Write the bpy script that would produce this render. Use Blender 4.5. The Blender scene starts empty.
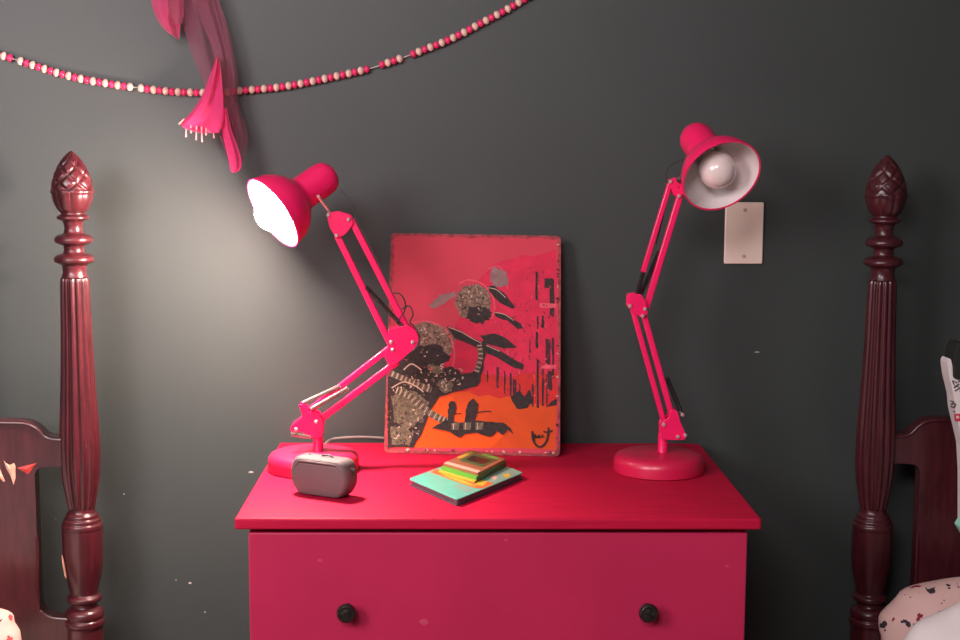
import bpy, bmesh, math, random
from mathutils import Vector, Matrix
random.seed(7)
S = bpy.context.scene
COL = S.collection
R = math.radians
# ------------------------------------------------------------------ camera
F, PITCH, YAW, ROLL = 1400.0, 7.0, 1.0, -0.3
CAM = Vector((0, -2.5, 1.312))
p_, y_, r_ = R(PITCH), R(YAW), R(ROLL)
FW = Vector((math.sin(y_)*math.cos(p_), math.cos(y_)*math.cos(p_), -math.sin(p_)))
RT0 = Vector((math.cos(y_), -math.sin(y_), 0)); UP0 = RT0.cross(FW)
RT = RT0*math.cos(r_) - UP0*math.sin(r_)
UP = UP0*math.cos(r_) + RT0*math.sin(r_)
cd = bpy.data.cameras.new('camera'); cam = bpy.data.objects.new('camera', cd); COL.objects.link(cam)
m = Matrix((RT, UP, -FW)).transposed().to_4x4(); m.translation = CAM
cam.matrix_world = m
cd.sensor_width = 36; cd.lens = F/960*36; cd.clip_start = 0.05
S.camera = cam

def ray(x, y): return FW*F + RT*(x-480) - UP*(y-320)
def PY(x, y, Y=0.0):            # where the line of sight meets a frontal plane
    d = ray(x, y); return CAM + d*((Y-CAM.y)/d.y)
def PZ(x, y, Z):                # where the line of sight meets a level plane
    d = ray(x, y); return CAM + d*((Z-CAM.z)/d.z)

# ------------------------------------------------------------------ materials
def mat(name, col, rough=0.5, metal=0.0, coat=0.0, bump=0.0, bscale=60, var=0.0, vscale=12, emis=None, estr=0, spec=0.5, stretch=None, sheen=0):
    M = bpy.data.materials.new(name); M.use_nodes = True
    nt = M.node_tree; b = nt.nodes['Principled BSDF']
    b.inputs['Base Color'].default_value = (*col, 1); b.inputs['Roughness'].default_value = rough
    b.inputs['Metallic'].default_value = metal; b.inputs['Coat Weight'].default_value = coat
    b.inputs['Coat Roughness'].default_value = 0.15; b.inputs['Specular IOR Level'].default_value = spec
    b.inputs['Sheen Weight'].default_value = sheen
    tc = nt.nodes.new('ShaderNodeTexCoord'); mp = nt.nodes.new('ShaderNodeMapping')
    nt.links.new(tc.outputs['Object'], mp.inputs['Vector'])
    if stretch: mp.inputs['Scale'].default_value = stretch
    if var:
        n = nt.nodes.new('ShaderNodeTexNoise'); n.inputs['Scale'].default_value = vscale; n.inputs['Detail'].default_value = 5
        nt.links.new(mp.outputs[0], n.inputs['Vector'])
        r = nt.nodes.new('ShaderNodeValToRGB')
        r.color_ramp.elements[0].position = .3; r.color_ramp.elements[1].position = .7
        r.color_ramp.elements[0].color = tuple(c*(1-var) for c in col)+(1,)
        r.color_ramp.elements[1].color = tuple(min(1, c*(1+var)) for c in col)+(1,)
        nt.links.new(n.outputs['Fac'], r.inputs[0]); nt.links.new(r.outputs[0], b.inputs['Base Color'])
    if bump:
        n = nt.nodes.new('ShaderNodeTexNoise'); n.inputs['Scale'].default_value = bscale; n.inputs['Detail'].default_value = 4
        nt.links.new(mp.outputs[0], n.inputs['Vector'])
        bp = nt.nodes.new('ShaderNodeBump'); bp.inputs['Strength'].default_value = bump; bp.inputs['Distance'].default_value = .002
        nt.links.new(n.outputs['Fac'], bp.inputs['Height']); nt.links.new(bp.outputs[0], b.inputs['Normal'])
    if emis:
        b.inputs['Emission Color'].default_value = (*emis, 1); b.inputs['Emission Strength'].default_value = estr
    return M
def srgb(r, g, b): return tuple((v/255/12.92 if v <= 10 else ((v/255+.055)/1.055)**2.4) for v in (r, g, b))

M_WALL = mat('dark_green_paint', (.041, .052, .049), .50, bump=.08, bscale=90, var=.06, vscale=4)
M_CEIL = mat('ceiling_paint', (.6, .58, .55), .8)
M_FLOOR = mat('wood_floor', (.12, .07, .04), .5, var=.3, stretch=(1, 12, 1))
M_PINKTOP = mat('painted_wood_top', (.47, .0085, .044), .55, bump=.25, bscale=30, var=.07, vscale=8, stretch=(1, 8, 8), spec=.10)
M_PINK = mat('painted_wood', (.47, .018, .078), .46, spec=.35, bump=.15, bscale=30, var=.06, vscale=6)
M_LAMP = mat('pink_enamel', (.90, .012, .13), .32, coat=.3)
M_LAMPB = mat('pink_enamel_base', (.60, .012, .070), .36, coat=.2)
M_WHITE = mat('white_enamel', (.80, .74, .72), .4)
M_BULB = mat('frosted_glass', (.80, .70, .66), .18, coat=.6)
M_LIT = mat('lit_frosted_glass', (1, .9, .8), .3, emis=(1, .73, .64), estr=1330)
M_STEEL = mat('spring_steel', (.42, .38, .36), .35, metal=.8)
M_DKSTEEL = mat('dark_spring', (.05, .045, .045), .4, metal=.5)
M_BOLT = mat('bolt_steel', (.80, .62, .60), .3, metal=.6)
M_CORD = mat('black_rubber', (.03, .02, .02), .5)
M_CORDG = mat('grey_rubber', (.22, .2, .19), .5)
M_KNOB = mat('bronze_knob', (.022, .018, .016), .28, metal=.3, coat=.5)
M_MAH = mat('mahogany', (.060, .010, .014), .33, coat=.25, var=.3, vscale=14, stretch=(6, 6, 1))
M_RAW = mat('raw_wood', (.75, .38, .26), .6, var=.2, vscale=60)
M_REDW = mat('stained_wood', (.55, .05, .04), .4)
M_PLATE = mat('ivory_plastic', (.93, .78, .66), .4)
M_SCREW = mat('screw', (.55, .4, .38), .4)
M_CHIP = mat('plaster_chip', (.6, .55, .5), .8)
M_PCHIP = mat('primer_chip', (.52, .05, .11), .7)
M_BW = mat('cream_bead', (.84, .62, .50), .4, coat=.2)
M_BP = mat('pink_bead', (.80, .03, .15), .35, coat=.2)
M_STRING = mat('string', (.6, .55, .5), .8)
M_CASE = mat('grey_cloth_shell', (.120, .098, .098), .62, bump=.5, bscale=500)
M_CASEL = mat('grey_piping', (.17, .14, .135), .5)
M_CASED = mat('black_zip', (.015, .012, .015), .5)
M_BLACK = mat('black_cloth', (.012, .016, .014), .8)
M_SHEET = mat('white_cotton', (.78, .73, .70), .85, bump=.3, bscale=25)
M_MINT = mat('mint_cloth', (.35, .75, .60), .8)
M_LABELK = mat('black_print', (.02, .02, .02), .7)
M_LABELR = mat('red_print', (.6, .02, .08), .6)

def sheer(name, col, alpha):
    M = mat(name, col, .8, sheen=.4)
    nt = M.node_tree; b = nt.nodes['Principled BSDF']; o = nt.nodes['Material Output']
    t = nt.nodes.new('ShaderNodeBsdfTranslucent'); t.inputs[0].default_value = (*col, 1)
    a = nt.nodes.new('ShaderNodeMixShader'); a.inputs[0].default_value = .40
    nt.links.new(b.outputs[0], a.inputs[1]); nt.links.new(t.outputs[0], a.inputs[2])
    tr = nt.nodes.new('ShaderNodeBsdfTransparent')
    x = nt.nodes.new('ShaderNodeMixShader'); x.inputs[0].default_value = alpha
    nt.links.new(tr.outputs[0], x.inputs[1]); nt.links.new(a.outputs[0], x.inputs[2])
    nt.links.new(x.outputs[0], o.inputs['Surface'])
    return M
M_SHEER = sheer('sheer_pink_gauze', (.46, .13, .20), .52)
M_GAUZE = sheer('folded_pink_gauze', (.95, .05, .24), .96)
M_FRINGE = mat('fringe', (.85, .35, .35), .8)

def floral(name, base, c1, scale, thr=.30):
    M = mat(name, base, .85, bump=.2, bscale=30)
    nt = M.node_tree; b = nt.nodes['Principled BSDF']
    tc = nt.nodes.new('ShaderNodeTexCoord')
    v = nt.nodes.new('ShaderNodeTexVoronoi'); v.inputs['Scale'].default_value = scale; v.inputs['Randomness'].default_value = .75
    n = nt.nodes.new('ShaderNodeTexNoise'); n.inputs['Scale'].default_value = scale*3.2; n.inputs['Detail'].default_value = 1
    nt.links.new(tc.outputs['Object'], v.inputs['Vector']); nt.links.new(tc.outputs['Object'], n.inputs['Vector'])
    ad = nt.nodes.new('ShaderNodeMath'); ad.operation = 'MULTIPLY_ADD'; ad.inputs[1].default_value = .9
    nt.links.new(n.outputs['Fac'], ad.inputs[0]); nt.links.new(v.outputs['Distance'], ad.inputs[2])
    lt = nt.nodes.new('ShaderNodeMath'); lt.operation = 'LESS_THAN'; lt.inputs[1].default_value = thr+.40
    nt.links.new(ad.outputs[0], lt.inputs[0])
    cr = nt.nodes.new('ShaderNodeValToRGB'); cr.color_ramp.interpolation = 'CONSTANT'
    cr.color_ramp.elements[0].color = (*c1, 1); cr.color_ramp.elements[1].position = .55; cr.color_ramp.elements[1].color = (.03, .02, .03, 1)
    nt.links.new(v.outputs['Color'], cr.inputs[0])
    mx = nt.nodes.new('ShaderNodeMix'); mx.data_type = 'RGBA'
    mx.inputs[6].default_value = (*base, 1); nt.links.new(lt.outputs[0], mx.inputs[0]); nt.links.new(cr.outputs[0], mx.inputs[7])
    nt.links.new(mx.outputs[2], b.inputs['Base Color'])
    return M
M_FLORAL = floral('floral_cotton', (.66, .44, .40), (.22, .01, .03), 38)
M_FLORALL = floral('floral_cotton_pale', (.80, .52, .44), (.5, .06, .08), 38, .26)

# ------------------------------------------------------------------ mesh helpers
def obj(name, bm, ms, parent=None, smooth=False, bevel=0, angle=35):
    me = bpy.data.meshes.new(name)
    bmesh.ops.recalc_face_normals(bm, faces=bm.faces[:])
    bm.to_mesh(me); bm.free()
    for q in (ms if isinstance(ms, (list, tuple)) else [ms]): me.materials.append(q)
    o = bpy.data.objects.new(name, me); COL.objects.link(o)
    if parent is not None: o.parent = parent
    if smooth:
        for f in me.polygons: f.use_smooth = True
        me.update()
        try: me.set_sharp_from_angle(angle=R(angle))
        except Exception: pass
    if bevel:
        b = o.modifiers.new('bevel', 'BEVEL'); b.width = bevel; b.segments = 3; b.limit_method = 'ANGLE'
        for f in me.polygons: f.use_smooth = True
        try: me.set_sharp_from_angle(angle=R(50))
        except Exception: pass
    return o
def thing(name, label, cat, loc=(0, 0, 0), group=None):
    o = bpy.data.objects.new(name, None); COL.objects.link(o); o.empty_display_size = .05
    o.location = loc; o['label'] = label; o['category'] = cat
    if group: o['group'] = group
    return o
def adopt(root):
    """parts were built in world space; keep them there under an Empty that is not at the origin"""
    bpy.context.view_layer.update()
    inv = Matrix.Translation(root.location).inverted()
    for c in root.children: c.matrix_parent_inverse = inv
def tag(o, label, cat, group=None):
    o['label'] = label; o['category'] = cat
    if group: o['group'] = group
def struct(name, bm, m): o = obj(name, bm, m); o['kind'] = 'structure'; return o

def box(bm, x0, x1, y0, y1, z0, z1, mi=0):
    vs = [bm.verts.new(v) for v in ((x0,y0,z0),(x1,y0,z0),(x1,y1,z0),(x0,y1,z0),(x0,y0,z1),(x1,y0,z1),(x1,y1,z1),(x0,y1,z1))]
    for f in ((0,3,2,1),(4,5,6,7),(0,1,5,4),(1,2,6,5),(2,3,7,6),(3,0,4,7)):
        bm.faces.new([vs[i] for i in f]).material_index = mi
    return bm
def nb(*a): return box(bmesh.new(), *a)
def frame_of(axis):
    a = Vector(axis).normalized(); t = Vector((0, 0, 1)) if abs(a.z) < .9 else Vector((0, 1, 0))
    u = t.cross(a).normalized(); v = a.cross(u).normalized(); return u, v, a
def lathe(bm, origin, axis, prof, n=48, rf=None, cap=True):
    """prof: (distance along axis, radius)"""
    u, v, a = frame_of(axis); o = Vector(origin); rings = []
    for (h, r) in prof:
        ring = []
        for k in range(n):
            th = 2*math.pi*k/n; rr = rf(h, th, r) if rf else r
            ring.append(bm.verts.new(o + a*h + u*(rr*math.cos(th)) + v*(rr*math.sin(th))))
        rings.append(ring)
    for i in range(len(rings)-1):
        for k in range(n):
            bm.faces.new((rings[i][k], rings[i][(k+1) % n], rings[i+1][(k+1) % n], rings[i+1][k]))
    if cap:
        bm.faces.new(rings[0][::-1]); bm.faces.new(rings[-1])
    return bm
def tube(bm, pts, r, n=8):
    pts = [Vector(p) for p in pts]; rings = []; prev = None
    for i, p in enumerate(pts):
        t = (pts[min(i+1, len(pts)-1)] - pts[max(i-1, 0)]).normalized()
        if prev is None: u, v, _ = frame_of(t)
        else:
            u = (prev - t*prev.dot(t)).normalized(); v = t.cross(u)
        prev = u
        rr = r[i] if isinstance(r, (list, tuple)) else r
        rings.append([bm.verts.new(p + u*(rr*math.cos(2*math.pi*k/n)) + v*(rr*math.sin(2*math.pi*k/n))) for k in range(n)])
    for i in range(len(rings)-1):
        for k in range(n): bm.faces.new((rings[i][k], rings[i][(k+1) % n], rings[i+1][(k+1) % n], rings[i+1][k]))
    bm.faces.new(rings[0][::-1]); bm.faces.new(rings[-1])
    return bm
def smoothpath(pts, k=8):
    pts = [Vector(p) for p in pts]; out = []
    for i in range(len(pts)-1):
        p0 = pts[max(i-1, 0)]; p1 = pts[i]; p2 = pts[i+1]; p3 = pts[min(i+2, len(pts)-1)]
        for j in range(k):
            t = j/k
            out.append(.5*((2*p1) + (p2-p0)*t + (2*p0-5*p1+4*p2-p3)*t*t + (3*p1-p0-3*p2+p3)*t**3))
    out.append(pts[-1]); return out
def prism(bm, pts, vec, mi=0):
    """extrude a closed outline along vec"""
    a = [bm.verts.new(p) for p in pts]; b = [bm.verts.new(Vector(p)+Vector(vec)) for p in pts]
    n = len(pts)
    f = bm.faces.new(a); g = bm.faces.new(b[::-1]); f.material_index = g.material_index = mi
    for i in range(n): bm.faces.new((a[i], b[i], b[(i+1) % n], a[(i+1) % n])).material_index = mi
    return bm
def rounded(pts, r, k=5):
    """round the corners of a planar outline"""
    out = []; n = len(pts); pts = [Vector(p) for p in pts]
    for i in range(n):
        p = pts[i]; a = pts[i-1]-p; b = pts[(i+1) % n]-p
        ra = min(r, a.length*.45); rb = min(r, b.length*.45)
        s = p + a.normalized()*ra; e = p + b.normalized()*rb
        for j in range(k+1):
            t = j/k; out.append(s*(1-t)**2 + p*(2*t*(1-t)) + e*t*t)
    return out
def bar(bm, a, b, w, d):
    """rectangular bar in a frontal plane from a to b, width w, depth d in y"""
    a, b = Vector(a), Vector(b); t = (b-a).normalized(); s = Vector((0, 1, 0)).cross(t).normalized()
    q = [a-s*w/2, a+s*w/2, b+s*w/2, b-s*w/2]
    return prism(bm, [p+Vector((0, -d/2, 0)) for p in q], (0, d, 0))
def coil(bm, a, b, R0, r, turns, n=6):
    a, b = Vector(a), Vector(b); u, v, t = frame_of(b-a); L = (b-a).length; pts = []
    N = int(turns*10)
    for i in range(N+1):
        th = 2*math.pi*turns*i/N; pts.append(a + t*(L*i/N) + u*(R0*math.cos(th)) + v*(R0*math.sin(th)))
    return tube(bm, pts, r, n)

# ------------------------------------------------------------------ room
WY = 0.015
XL, XR, YB, ZC = -2.0, 2.05, -4.2, 2.45
wb = struct('wall_back', nb(XL, XR, WY, WY+.12, 0, ZC), M_WALL)
struct('wall_left', nb(XL-.12, XL, YB, WY+.12, 0, ZC), M_WALL)
struct('wall_right', nb(XR, XR+.12, YB, WY+.12, 0, ZC), M_WALL)
struct('wall_front', nb(XL-.12, XR+.12, YB-.12, YB, 0, ZC), M_WALL)
struct('floor', nb(XL-.12, XR+.12, YB-.12, WY+.12, -.1, 0), M_FLOOR)
struct('ceiling', nb(XL-.12, XR+.12, YB-.12, WY+.12, ZC, ZC+.1), M_CEIL)
struct('baseboard_back', nb(XL, XR, WY-.012, WY, 0, .10), M_WALL)
for (x, y, w, h) in ((251, 472, 2.6, .9), (190, 583, 1.4, .8), (757, 352, 2.6, .6), (176, 580, .7, .5), (205, 612, .8, .6), (124, 494, .6, .8)):
    q = [PY(x+w*math.cos(t)*(1+.2*math.sin(3*t)), y+h*math.sin(t), WY) for t in [k*math.pi/5 for k in range(10)]]
    obj('paint_chip', prism(bmesh.new(), q, (0, -.0006, 0)), M_CHIP, wb)

# ------------------------------------------------------------------ chest of drawers
TZ = .78
dx0, dx1, dyf, dyb = -.3185, .4455, -.5265, .0
dr = thing('chest_of_drawers', 'hot pink painted chest of drawers with black round knobs', 'dresser', ((dx0+dx1)/2, -.26, 0))
top = [Vector((dx0, dyf, TZ-.0165)), Vector((dx1, dyf, TZ-.0165)), Vector((dx1, dyb, TZ-.0165)), Vector((dx0, dyb, TZ-.0165))]
def rc(pts, rr):
    out = []; n = len(pts)
    for i in range(n):
        p = pts[i]; a = (pts[i-1]-p).normalized(); b = (pts[(i+1) % n]-p).normalized()
        for j in range(5):
            t = j/4; out.append((p+a*rr[i])*(1-t)**2 + p*2*t*(1-t) + (p+b*rr[i])*t*t)
    return out
obj('top_board', prism(bmesh.new(), rc(top, [.004, .006, .02, .006]), (0, 0, .0165)), M_PINKTOP, dr, bevel=.003)
bx0, bx1 = dx0+.0185, dx1-.0185; fy = dyf+.012
obj('side_panel', nb(bx0, bx0+.014, fy+.0175, dyb, 0, TZ-.0165), M_PINK, dr, bevel=.0015)
obj('side_panel', nb(bx1-.014, bx1, fy+.0175, dyb, 0, TZ-.0165), M_PINK, dr, bevel=.0015)
obj('back_panel', nb(bx0+.014, bx1-.014, dyb-.008, dyb, .05, TZ-.0165), M_PINK, dr)
obj('plinth', nb(bx0+.014, bx1-.014, fy+.02, fy+.035, 0, .06), M_PINK, dr)
obj('top_rail', nb(bx0+.014, bx1-.014, fy+.018, fy+.03, TZ-.04, TZ-.0165), M_PINK, dr)
zt = TZ-.0165-.0075; dh = .226
for k in range(3):
    z1 = zt - k*(dh+.005); z0 = z1-dh
    d = obj('drawer', nb(bx0-.0002, bx1+.0002, fy-.001, fy+.017, z0, z1), M_PINK, dr, bevel=.0022)
    bmx = nb(bx0+.03, bx1-.03, fy+.0172, -.05, z0+.01, z0+.018)
    obj('drawer_box', bmx, M_PINK, d)
    zk = PY(346, 613, fy-.02).z - k*(dh+.005)
    for xk in (PY(346.5, 613, fy-.02).x, PY(648.5, 613, fy-.02).x):
        kb = lathe(bmesh.new(), (xk, fy-.001, zk), (0, -1, 0), [(0, .0085), (.004, .0075), (.009, .0062), (.013, .009), (.016, .0128), (.020, .0146), (.024, .0138), (.026, .0112), (.0255, .009), (.027, .006), (.0278, .002)], 40)
        obj('knob', kb, M_KNOB, d, smooth=True, angle=50)
for (x, y, r) in ((424, 622, 4.0), (320, 560.5, 2.2), (506, 540, 1.6), (727, 566, 1.8)):
    q = [PY(x+r*math.cos(t)*(1+.25*math.sin(2*t+1)), y+r*.8*math.sin(t), fy-.001) for t in [k*math.pi/6 for k in range(12)]]
    obj('paint_chip', prism(bmesh.new(), q, (0, -.0006, 0)), M_PCHIP, dr)
adopt(dr)

# ------------------------------------------------------------------ desk lamps
def plate(px, Y, half=.012, t=.0025, r=.004):
    bm = bmesh.new()
    q = rounded([PY(x, y, Y) for x, y in px], r)
    for s in (-1, 1):
        prism(bm, [p+Vector((0, s*half-t/2, 0)) for p in q], (0, t, 0))
    c = sum(q, Vector())/len(q)
    lathe(bm, c+Vector((0, half+t/2, 0)), (0, -1, 0), [(0, .0022), (2*half+t, .0022)], 12)
    return bm
def desk_lamp(label, c, Y, cfg, lit):
    lamp = thing('desk_lamp', label, 'lamp', (c.x, c.y, TZ), 'jointed pink desk lamps on the chest of drawers')
    H = .0330
    obj('base', lathe(bmesh.new(), (c.x, c.y, TZ), (0, 0, 1), [(0, .071), (.0015, .0748), (.016, .0755), (.022, .0742), (.027, .0705), (.0298, .064), (.0306, .045), (.0320, .02), (H, .002)], 96), M_LAMPB, lamp, smooth=True)
    px, pt = cfg['post']
    P = PY(px, pt, Y)
    obj('stem', lathe(bmesh.new(), (P.x, Y, TZ+.024), (0, 0, 1), [(0, .0105), (.004, .0085), (P.z-TZ-.028, .0082), (P.z-TZ-.024+.004, .0075)], 28), M_LAMP, lamp, smooth=True)
    for nm in ('base_bracket', 'elbow_bracket', 'head_bracket'):
        hb = .0125 if nm != 'head_bracket' else .009
        br = obj(nm, plate(cfg[nm], Y, hb), M_LAMP, lamp, bevel=.0006)
        for (x, y) in cfg[nm+'_bolts']:
            q = PY(x, y, Y)
            obj('bolt', lathe(bmesh.new(), (q.x, Y+hb+.003, q.z), (0, -1, 0), [(0, .0026), (.002, .0026), (.002, .0015), (2*hb+.0045, .0015), (2*hb+.0045, .0032), (2*hb+.007, .0030), (2*hb+.0082, .0018)], 14), M_BOLT, br, smooth=True)
    for (a, b, w) in cfg['arms']:
        bm = bmesh.new(); A, B = PY(*a, Y), PY(*b, Y)
        # channel section: two flanges and a web
        bar(bm, A, B, w, .011)
        obj('arm', bm, M_LAMP, lamp, bevel=.0018)
    for (a, b, dk, off) in cfg['springs']:
        A, B = PY(*a, Y+off), PY(*b, Y+off)
        obj('spring', coil(bmesh.new(), A, B, .0032, .0009, max(12, int((B-A).length/.0022))), M_DKSTEEL if dk else M_STEEL, lamp, smooth=True)
    # head
    O = PY(*cfg['ap'], cfg['apY']); ax = cfg['axis'].normalized(); bk = -ax
    rim = cfg['rim']; sc = rim/.066
    L = .133
    outer = [(0, .066), (.006, .0655), (.020, .0625), (.034, .0555), (.045, .0460), (.053, .0365), (.057, .0325), (.060, .0302), (.065, .0293), (.100, .0293), (.114, .0285), (.123, .0250), (.1290, .0180), (L, .008), (L+.0005, .001)]
    inner = [(.0, .0640), (.006, .0635), (.020, .0605), (.034, .0535), (.045, .0440), (.053, .0345), (.058, .0280), (.062, .0240), (.095, .0235)]
    outer = [(h*sc, r*sc) for h, r in outer]; inner = [(h*sc, r*sc) for h, r in inner]
    sh = obj('lamp_shade', lathe(bmesh.new(), O, bk, outer, 72, cap=False), M_LAMP, lamp, smooth=True, angle=60)
    obj('reflector', lathe(bmesh.new(), O, bk, inner, 72, cap=False), M_WHITE, sh, smooth=True, angle=60)
    obj('rim', lathe(bmesh.new(), O, bk, [(0, inner[0][1]), (-.0012, inner[0][1]+.0004), (-.0012, outer[0][1]+.0008), (.003, outer[0][1]+.0009), (.0032, outer[0][1]-.0002)], 72, cap=False), M_LAMP, sh, smooth=True)
    obj('socket', lathe(bmesh.new(), O+bk*.068, bk, [(0, .0145), (.024, .0145), (.024, .012), (.028, .008)], 28), M_WHITE, sh, smooth=True)
    bo = cfg['bulb']
    prof = []
    for i in range(15):
        t = i/14*math.pi*.80; prof.append((-.0305*math.cos(t), max(.0305*math.sin(t), .0004)))
    prof += [(.034, .0140), (.042, .0132)]
    obj('bulb', lathe(bmesh.new(), O+bk*bo, bk, prof, 48), M_LIT if lit else M_BULB, lamp, smooth=True, angle=80)
    # neck: swivel rod between shade and head bracket
    A = PY(*cfg['neck'][0], cfg['apY']); B = PY(*cfg['neck'][1], Y)
    S_ = O + bk*cfg.get('neckh', .05) ; 
    obj('neck', tube(bmesh.new(), [B, (A+B)/2, A], .0028, 10), M_BOLT, lamp, smooth=True)
    if 'knobp' in cfg:
        q = PY(*cfg['knobp'], Y-.012)
        obj('wing_knob', lathe(bmesh.new(), q+Vector((0, .006, 0)), (0, -1, 0), [(0, .004), (.003, .0068), (.010, .0068), (.012, .004), (.0125, .001)], 20), M_CORD, lamp, smooth=True)
    for (pts, r, mm) in cfg['cords']:
        obj('cord', tube(bmesh.new(), smoothpath([PY(x, y, yy) for x, y, yy in pts]), r, 8), mm, lamp, smooth=True)
    adopt(lamp)
    return lamp, O

cL = Vector((PZ(312.5, 471.5, TZ).x, PZ(312.5, 479.5, TZ).y+.0735, TZ))
cR = Vector((PZ(659.5, 472, TZ).x, PZ(659.5, 481, TZ).y+.0735, TZ))
YL, YR = cL.y, cR.y
axL = FW*-.40 + RT*(-.79*.92) - UP*(.61*.92)
axR = FW*-.73 + RT*(.37*.68) - UP*(.93*.68)
cfgL = dict(post=(318, 430),
    base_bracket=[(299, 403), (305, 403), (309, 410), (319, 412), (324, 420), (323, 436), (311, 436), (302, 430), (291, 430), (292, 424), (303, 416), (302, 410)],
    base_bracket_bolts=[(317, 420), (297, 427.5)],
    elbow_bracket=[(389, 328), (408, 324), (416, 329), (419, 338), (416, 346), (398, 362), (390, 366), (385, 356), (388, 345)],
    elbow_bracket_bolts=[(391.5, 341), (393, 348.5), (413, 341)],
    head_bracket=[(327, 213), (338, 211), (351, 215), (354, 223), (346, 234), (337, 238), (330, 227)],
    head_bracket_bolts=[(329, 214.5), (349, 219), (337, 235)],
    arms=[((309, 411), (391, 347), .0105), ((318, 421), (398, 361), .0115), ((337, 235), (390, 343), .0105), ((351, 219), (411, 336), .0105)],
    springs=[((303, 403), (340, 386), 0, -.010), ((311, 409), (348, 388), 0, -.012), ((366, 287), (404, 328), 1, -.004), ((291, 434), (311, 437), 0, -.012)],
    ap=(273, 213), apY=YL-.030, axis=axL, rim=.0630, bulb=.002, neck=[(318, 196), (331, 214)],
    cords=[([(392, 293, YL-.02), (400, 294, YL-.022), (405, 302, YL-.022), (404, 312, YL-.02), (397, 322, YL-.012)], .0012, M_CORD),
           ([(402, 309, YL-.018), (409, 306, YL-.02), (413, 314, YL-.022), (410, 322, YL-.02), (414, 326, YL-.02), (419, 335, YL-.021), (418, 345, YL-.02), (411, 352, YL-.018)], .0012, M_CORD),
           ([(341, 190, YL+.02), (352, 203, YL+.012), (356, 218, YL), (372, 250, YL-.008), (392, 293, YL-.02)], .0010, M_CORD),
           ([(322, 449, YL+.05), (330, 440, -.006), (345, 437.5, -.004), (366, 437, -.004), (392, 438.5, -.004), (430, 440.5, -.004)], .0022, M_CORDG)])
cfgR = dict(post=(663, 434),
    base_bracket=[(660, 421), (668, 416), (670, 408), (676, 409), (679, 420), (685, 434), (684, 438), (676, 438.5), (660, 438)],
    base_bracket_bolts=[(662.5, 423), (676.5, 435), (681, 413), (684, 433.5)],
    elbow_bracket=[(627.5, 294), (640, 293), (645, 302), (647, 313), (641, 317), (632, 311), (627, 306)],
    elbow_bracket_bolts=[(629, 305), (644, 308), (641.5, 315)],
    head_bracket=[(668, 180), (677, 177), (685, 183), (685, 190), (679, 199), (672, 194)],
    head_bracket_bolts=[(669.5, 181.5), (683, 188), (678, 196)],
    arms=[((632, 307), (663.5, 421), .0085), ((643.5, 314), (677, 434), .0095), ((670, 183), (643, 272), .0085), ((681.5, 190), (646, 308), .0105)],
    springs=[((667, 378), (681, 412), 1, .012), ((643, 272), (636, 298), 1, 0), ((660, 250), (641, 294), 1, .008)],
    ap=(721.8, 176.0), apY=YR-.045, axis=axR, rim=.0652, bulb=.018, neck=[(688, 165), (679, 181)], knobp=(680.5, 179),
    cords=[([(688, 158, YR-.0), (674, 163, YR+.006), (666, 172, YR+.008), (668, 186, YR+.008), (667, 200, YR+.008), (656, 244, YR+.008)], .0009, M_CORD)])
lampL, apL = desk_lamp('hot pink jointed desk lamp, switched on, glowing towards the left', cL, YL, cfgL, True)
lampR, apR = desk_lamp('hot pink jointed desk lamp, switched off, with its white round bulb showing', cR, YR, cfgR, False)

# ------------------------------------------------------------------ metal sign leaning on the wall
BL, BR = PZ(384, 453, TZ), PZ(560, 457, TZ)
yTL = WY-.003; dyy = BR.y-BL.y
TLc, TRc = PY(391, 233, yTL), PY(561, 236, yTL+dyy)
BL.z = BR.z = TZ+.0006
nrm = (BR-BL).cross(TLc-BL).normalized()
if nrm.y > 0: nrm = -nrm
def SG(x, y, off=0.0):       # artwork coordinates -> plate; x 0..170, y 0..222
    u, v = x/172.0, y/221.0
    tp = TLc.lerp(TRc, u); bt = BL.lerp(BR, u)
    return tp.lerp(bt, v) + nrm*off
sign = thing('metal_sign', 'rectangular tin picture sign in pink and orange, leaning against the wall between the lamps', 'sign', ((BL.x+BR.x)/2, (BL.y+BR.y)/2, TZ))
def signmat(name, top, bot=None, grunge=.15, scale=40, rough=.38, band=None):
    M = mat(name, top, rough, coat=.25)
    return M
def pmat(name, c, var=.25, sc=60): return mat(name, srgb(*c), .55, var=var, vscale=sc, spec=.2)
A_RIM = pmat('worn_tin_edge', (150, 62, 66), .5, 90)
A_SKY = pmat('printed_pink_sky', (200, 58, 78), .05, 20)
A_SKY2 = pmat('printed_deep_pink', (206, 34, 72), .12, 50)
A_MID = pmat('printed_red_orange', (195, 38, 34), .12, 60)
A_ORG = pmat('printed_orange', (208, 74, 12), .07, 30)
A_ORG2 = pmat('printed_bright_orange', (238, 84, 2), .03, 30)
A_DK = pmat('printed_dark_shapes', (46, 34, 32), .45, 160)
A_DK2 = pmat('printed_shadow', (70, 28, 40), .4, 120)
A_OLV = pmat('printed_olive', (104, 94, 74), .5, 200)
A_MOT = pmat('printed_mottled_rock', (126, 100, 84), .65, 220)
A_HI = pmat('printed_pale_line', (196, 168, 150), .2, 90)
A_PK = pmat('printed_pale_pink', (215, 85, 100), .2, 90)
A_GRY = pmat('printed_grey_haze', (140, 108, 106), .25, 60)
A_EDGE = pmat('printed_crimson_streak', (150, 32, 56), .3, 90)
AM = [A_RIM, A_SKY, A_SKY2, A_MID, A_ORG, A_ORG2, A_DK, A_DK2, A_OLV, A_MOT, A_HI, A_PK, A_GRY, A_EDGE]
RIM, SKY, SKY2, MID, ORG, ORG2, DK, DK2, OLV, MOT, HI, PK, GRY, EDG = range(14)
pl = bmesh.new()
prism(pl, rounded([SG(0, 0, -.0005), SG(172, 0, -.0005), SG(172, 221, -.0005), SG(0, 221, -.0005)], .010, 6), nrm*.0012)
obj('tin_plate', pl, A_RIM, sign)
art = bmesh.new(); lay = [0]
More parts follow.
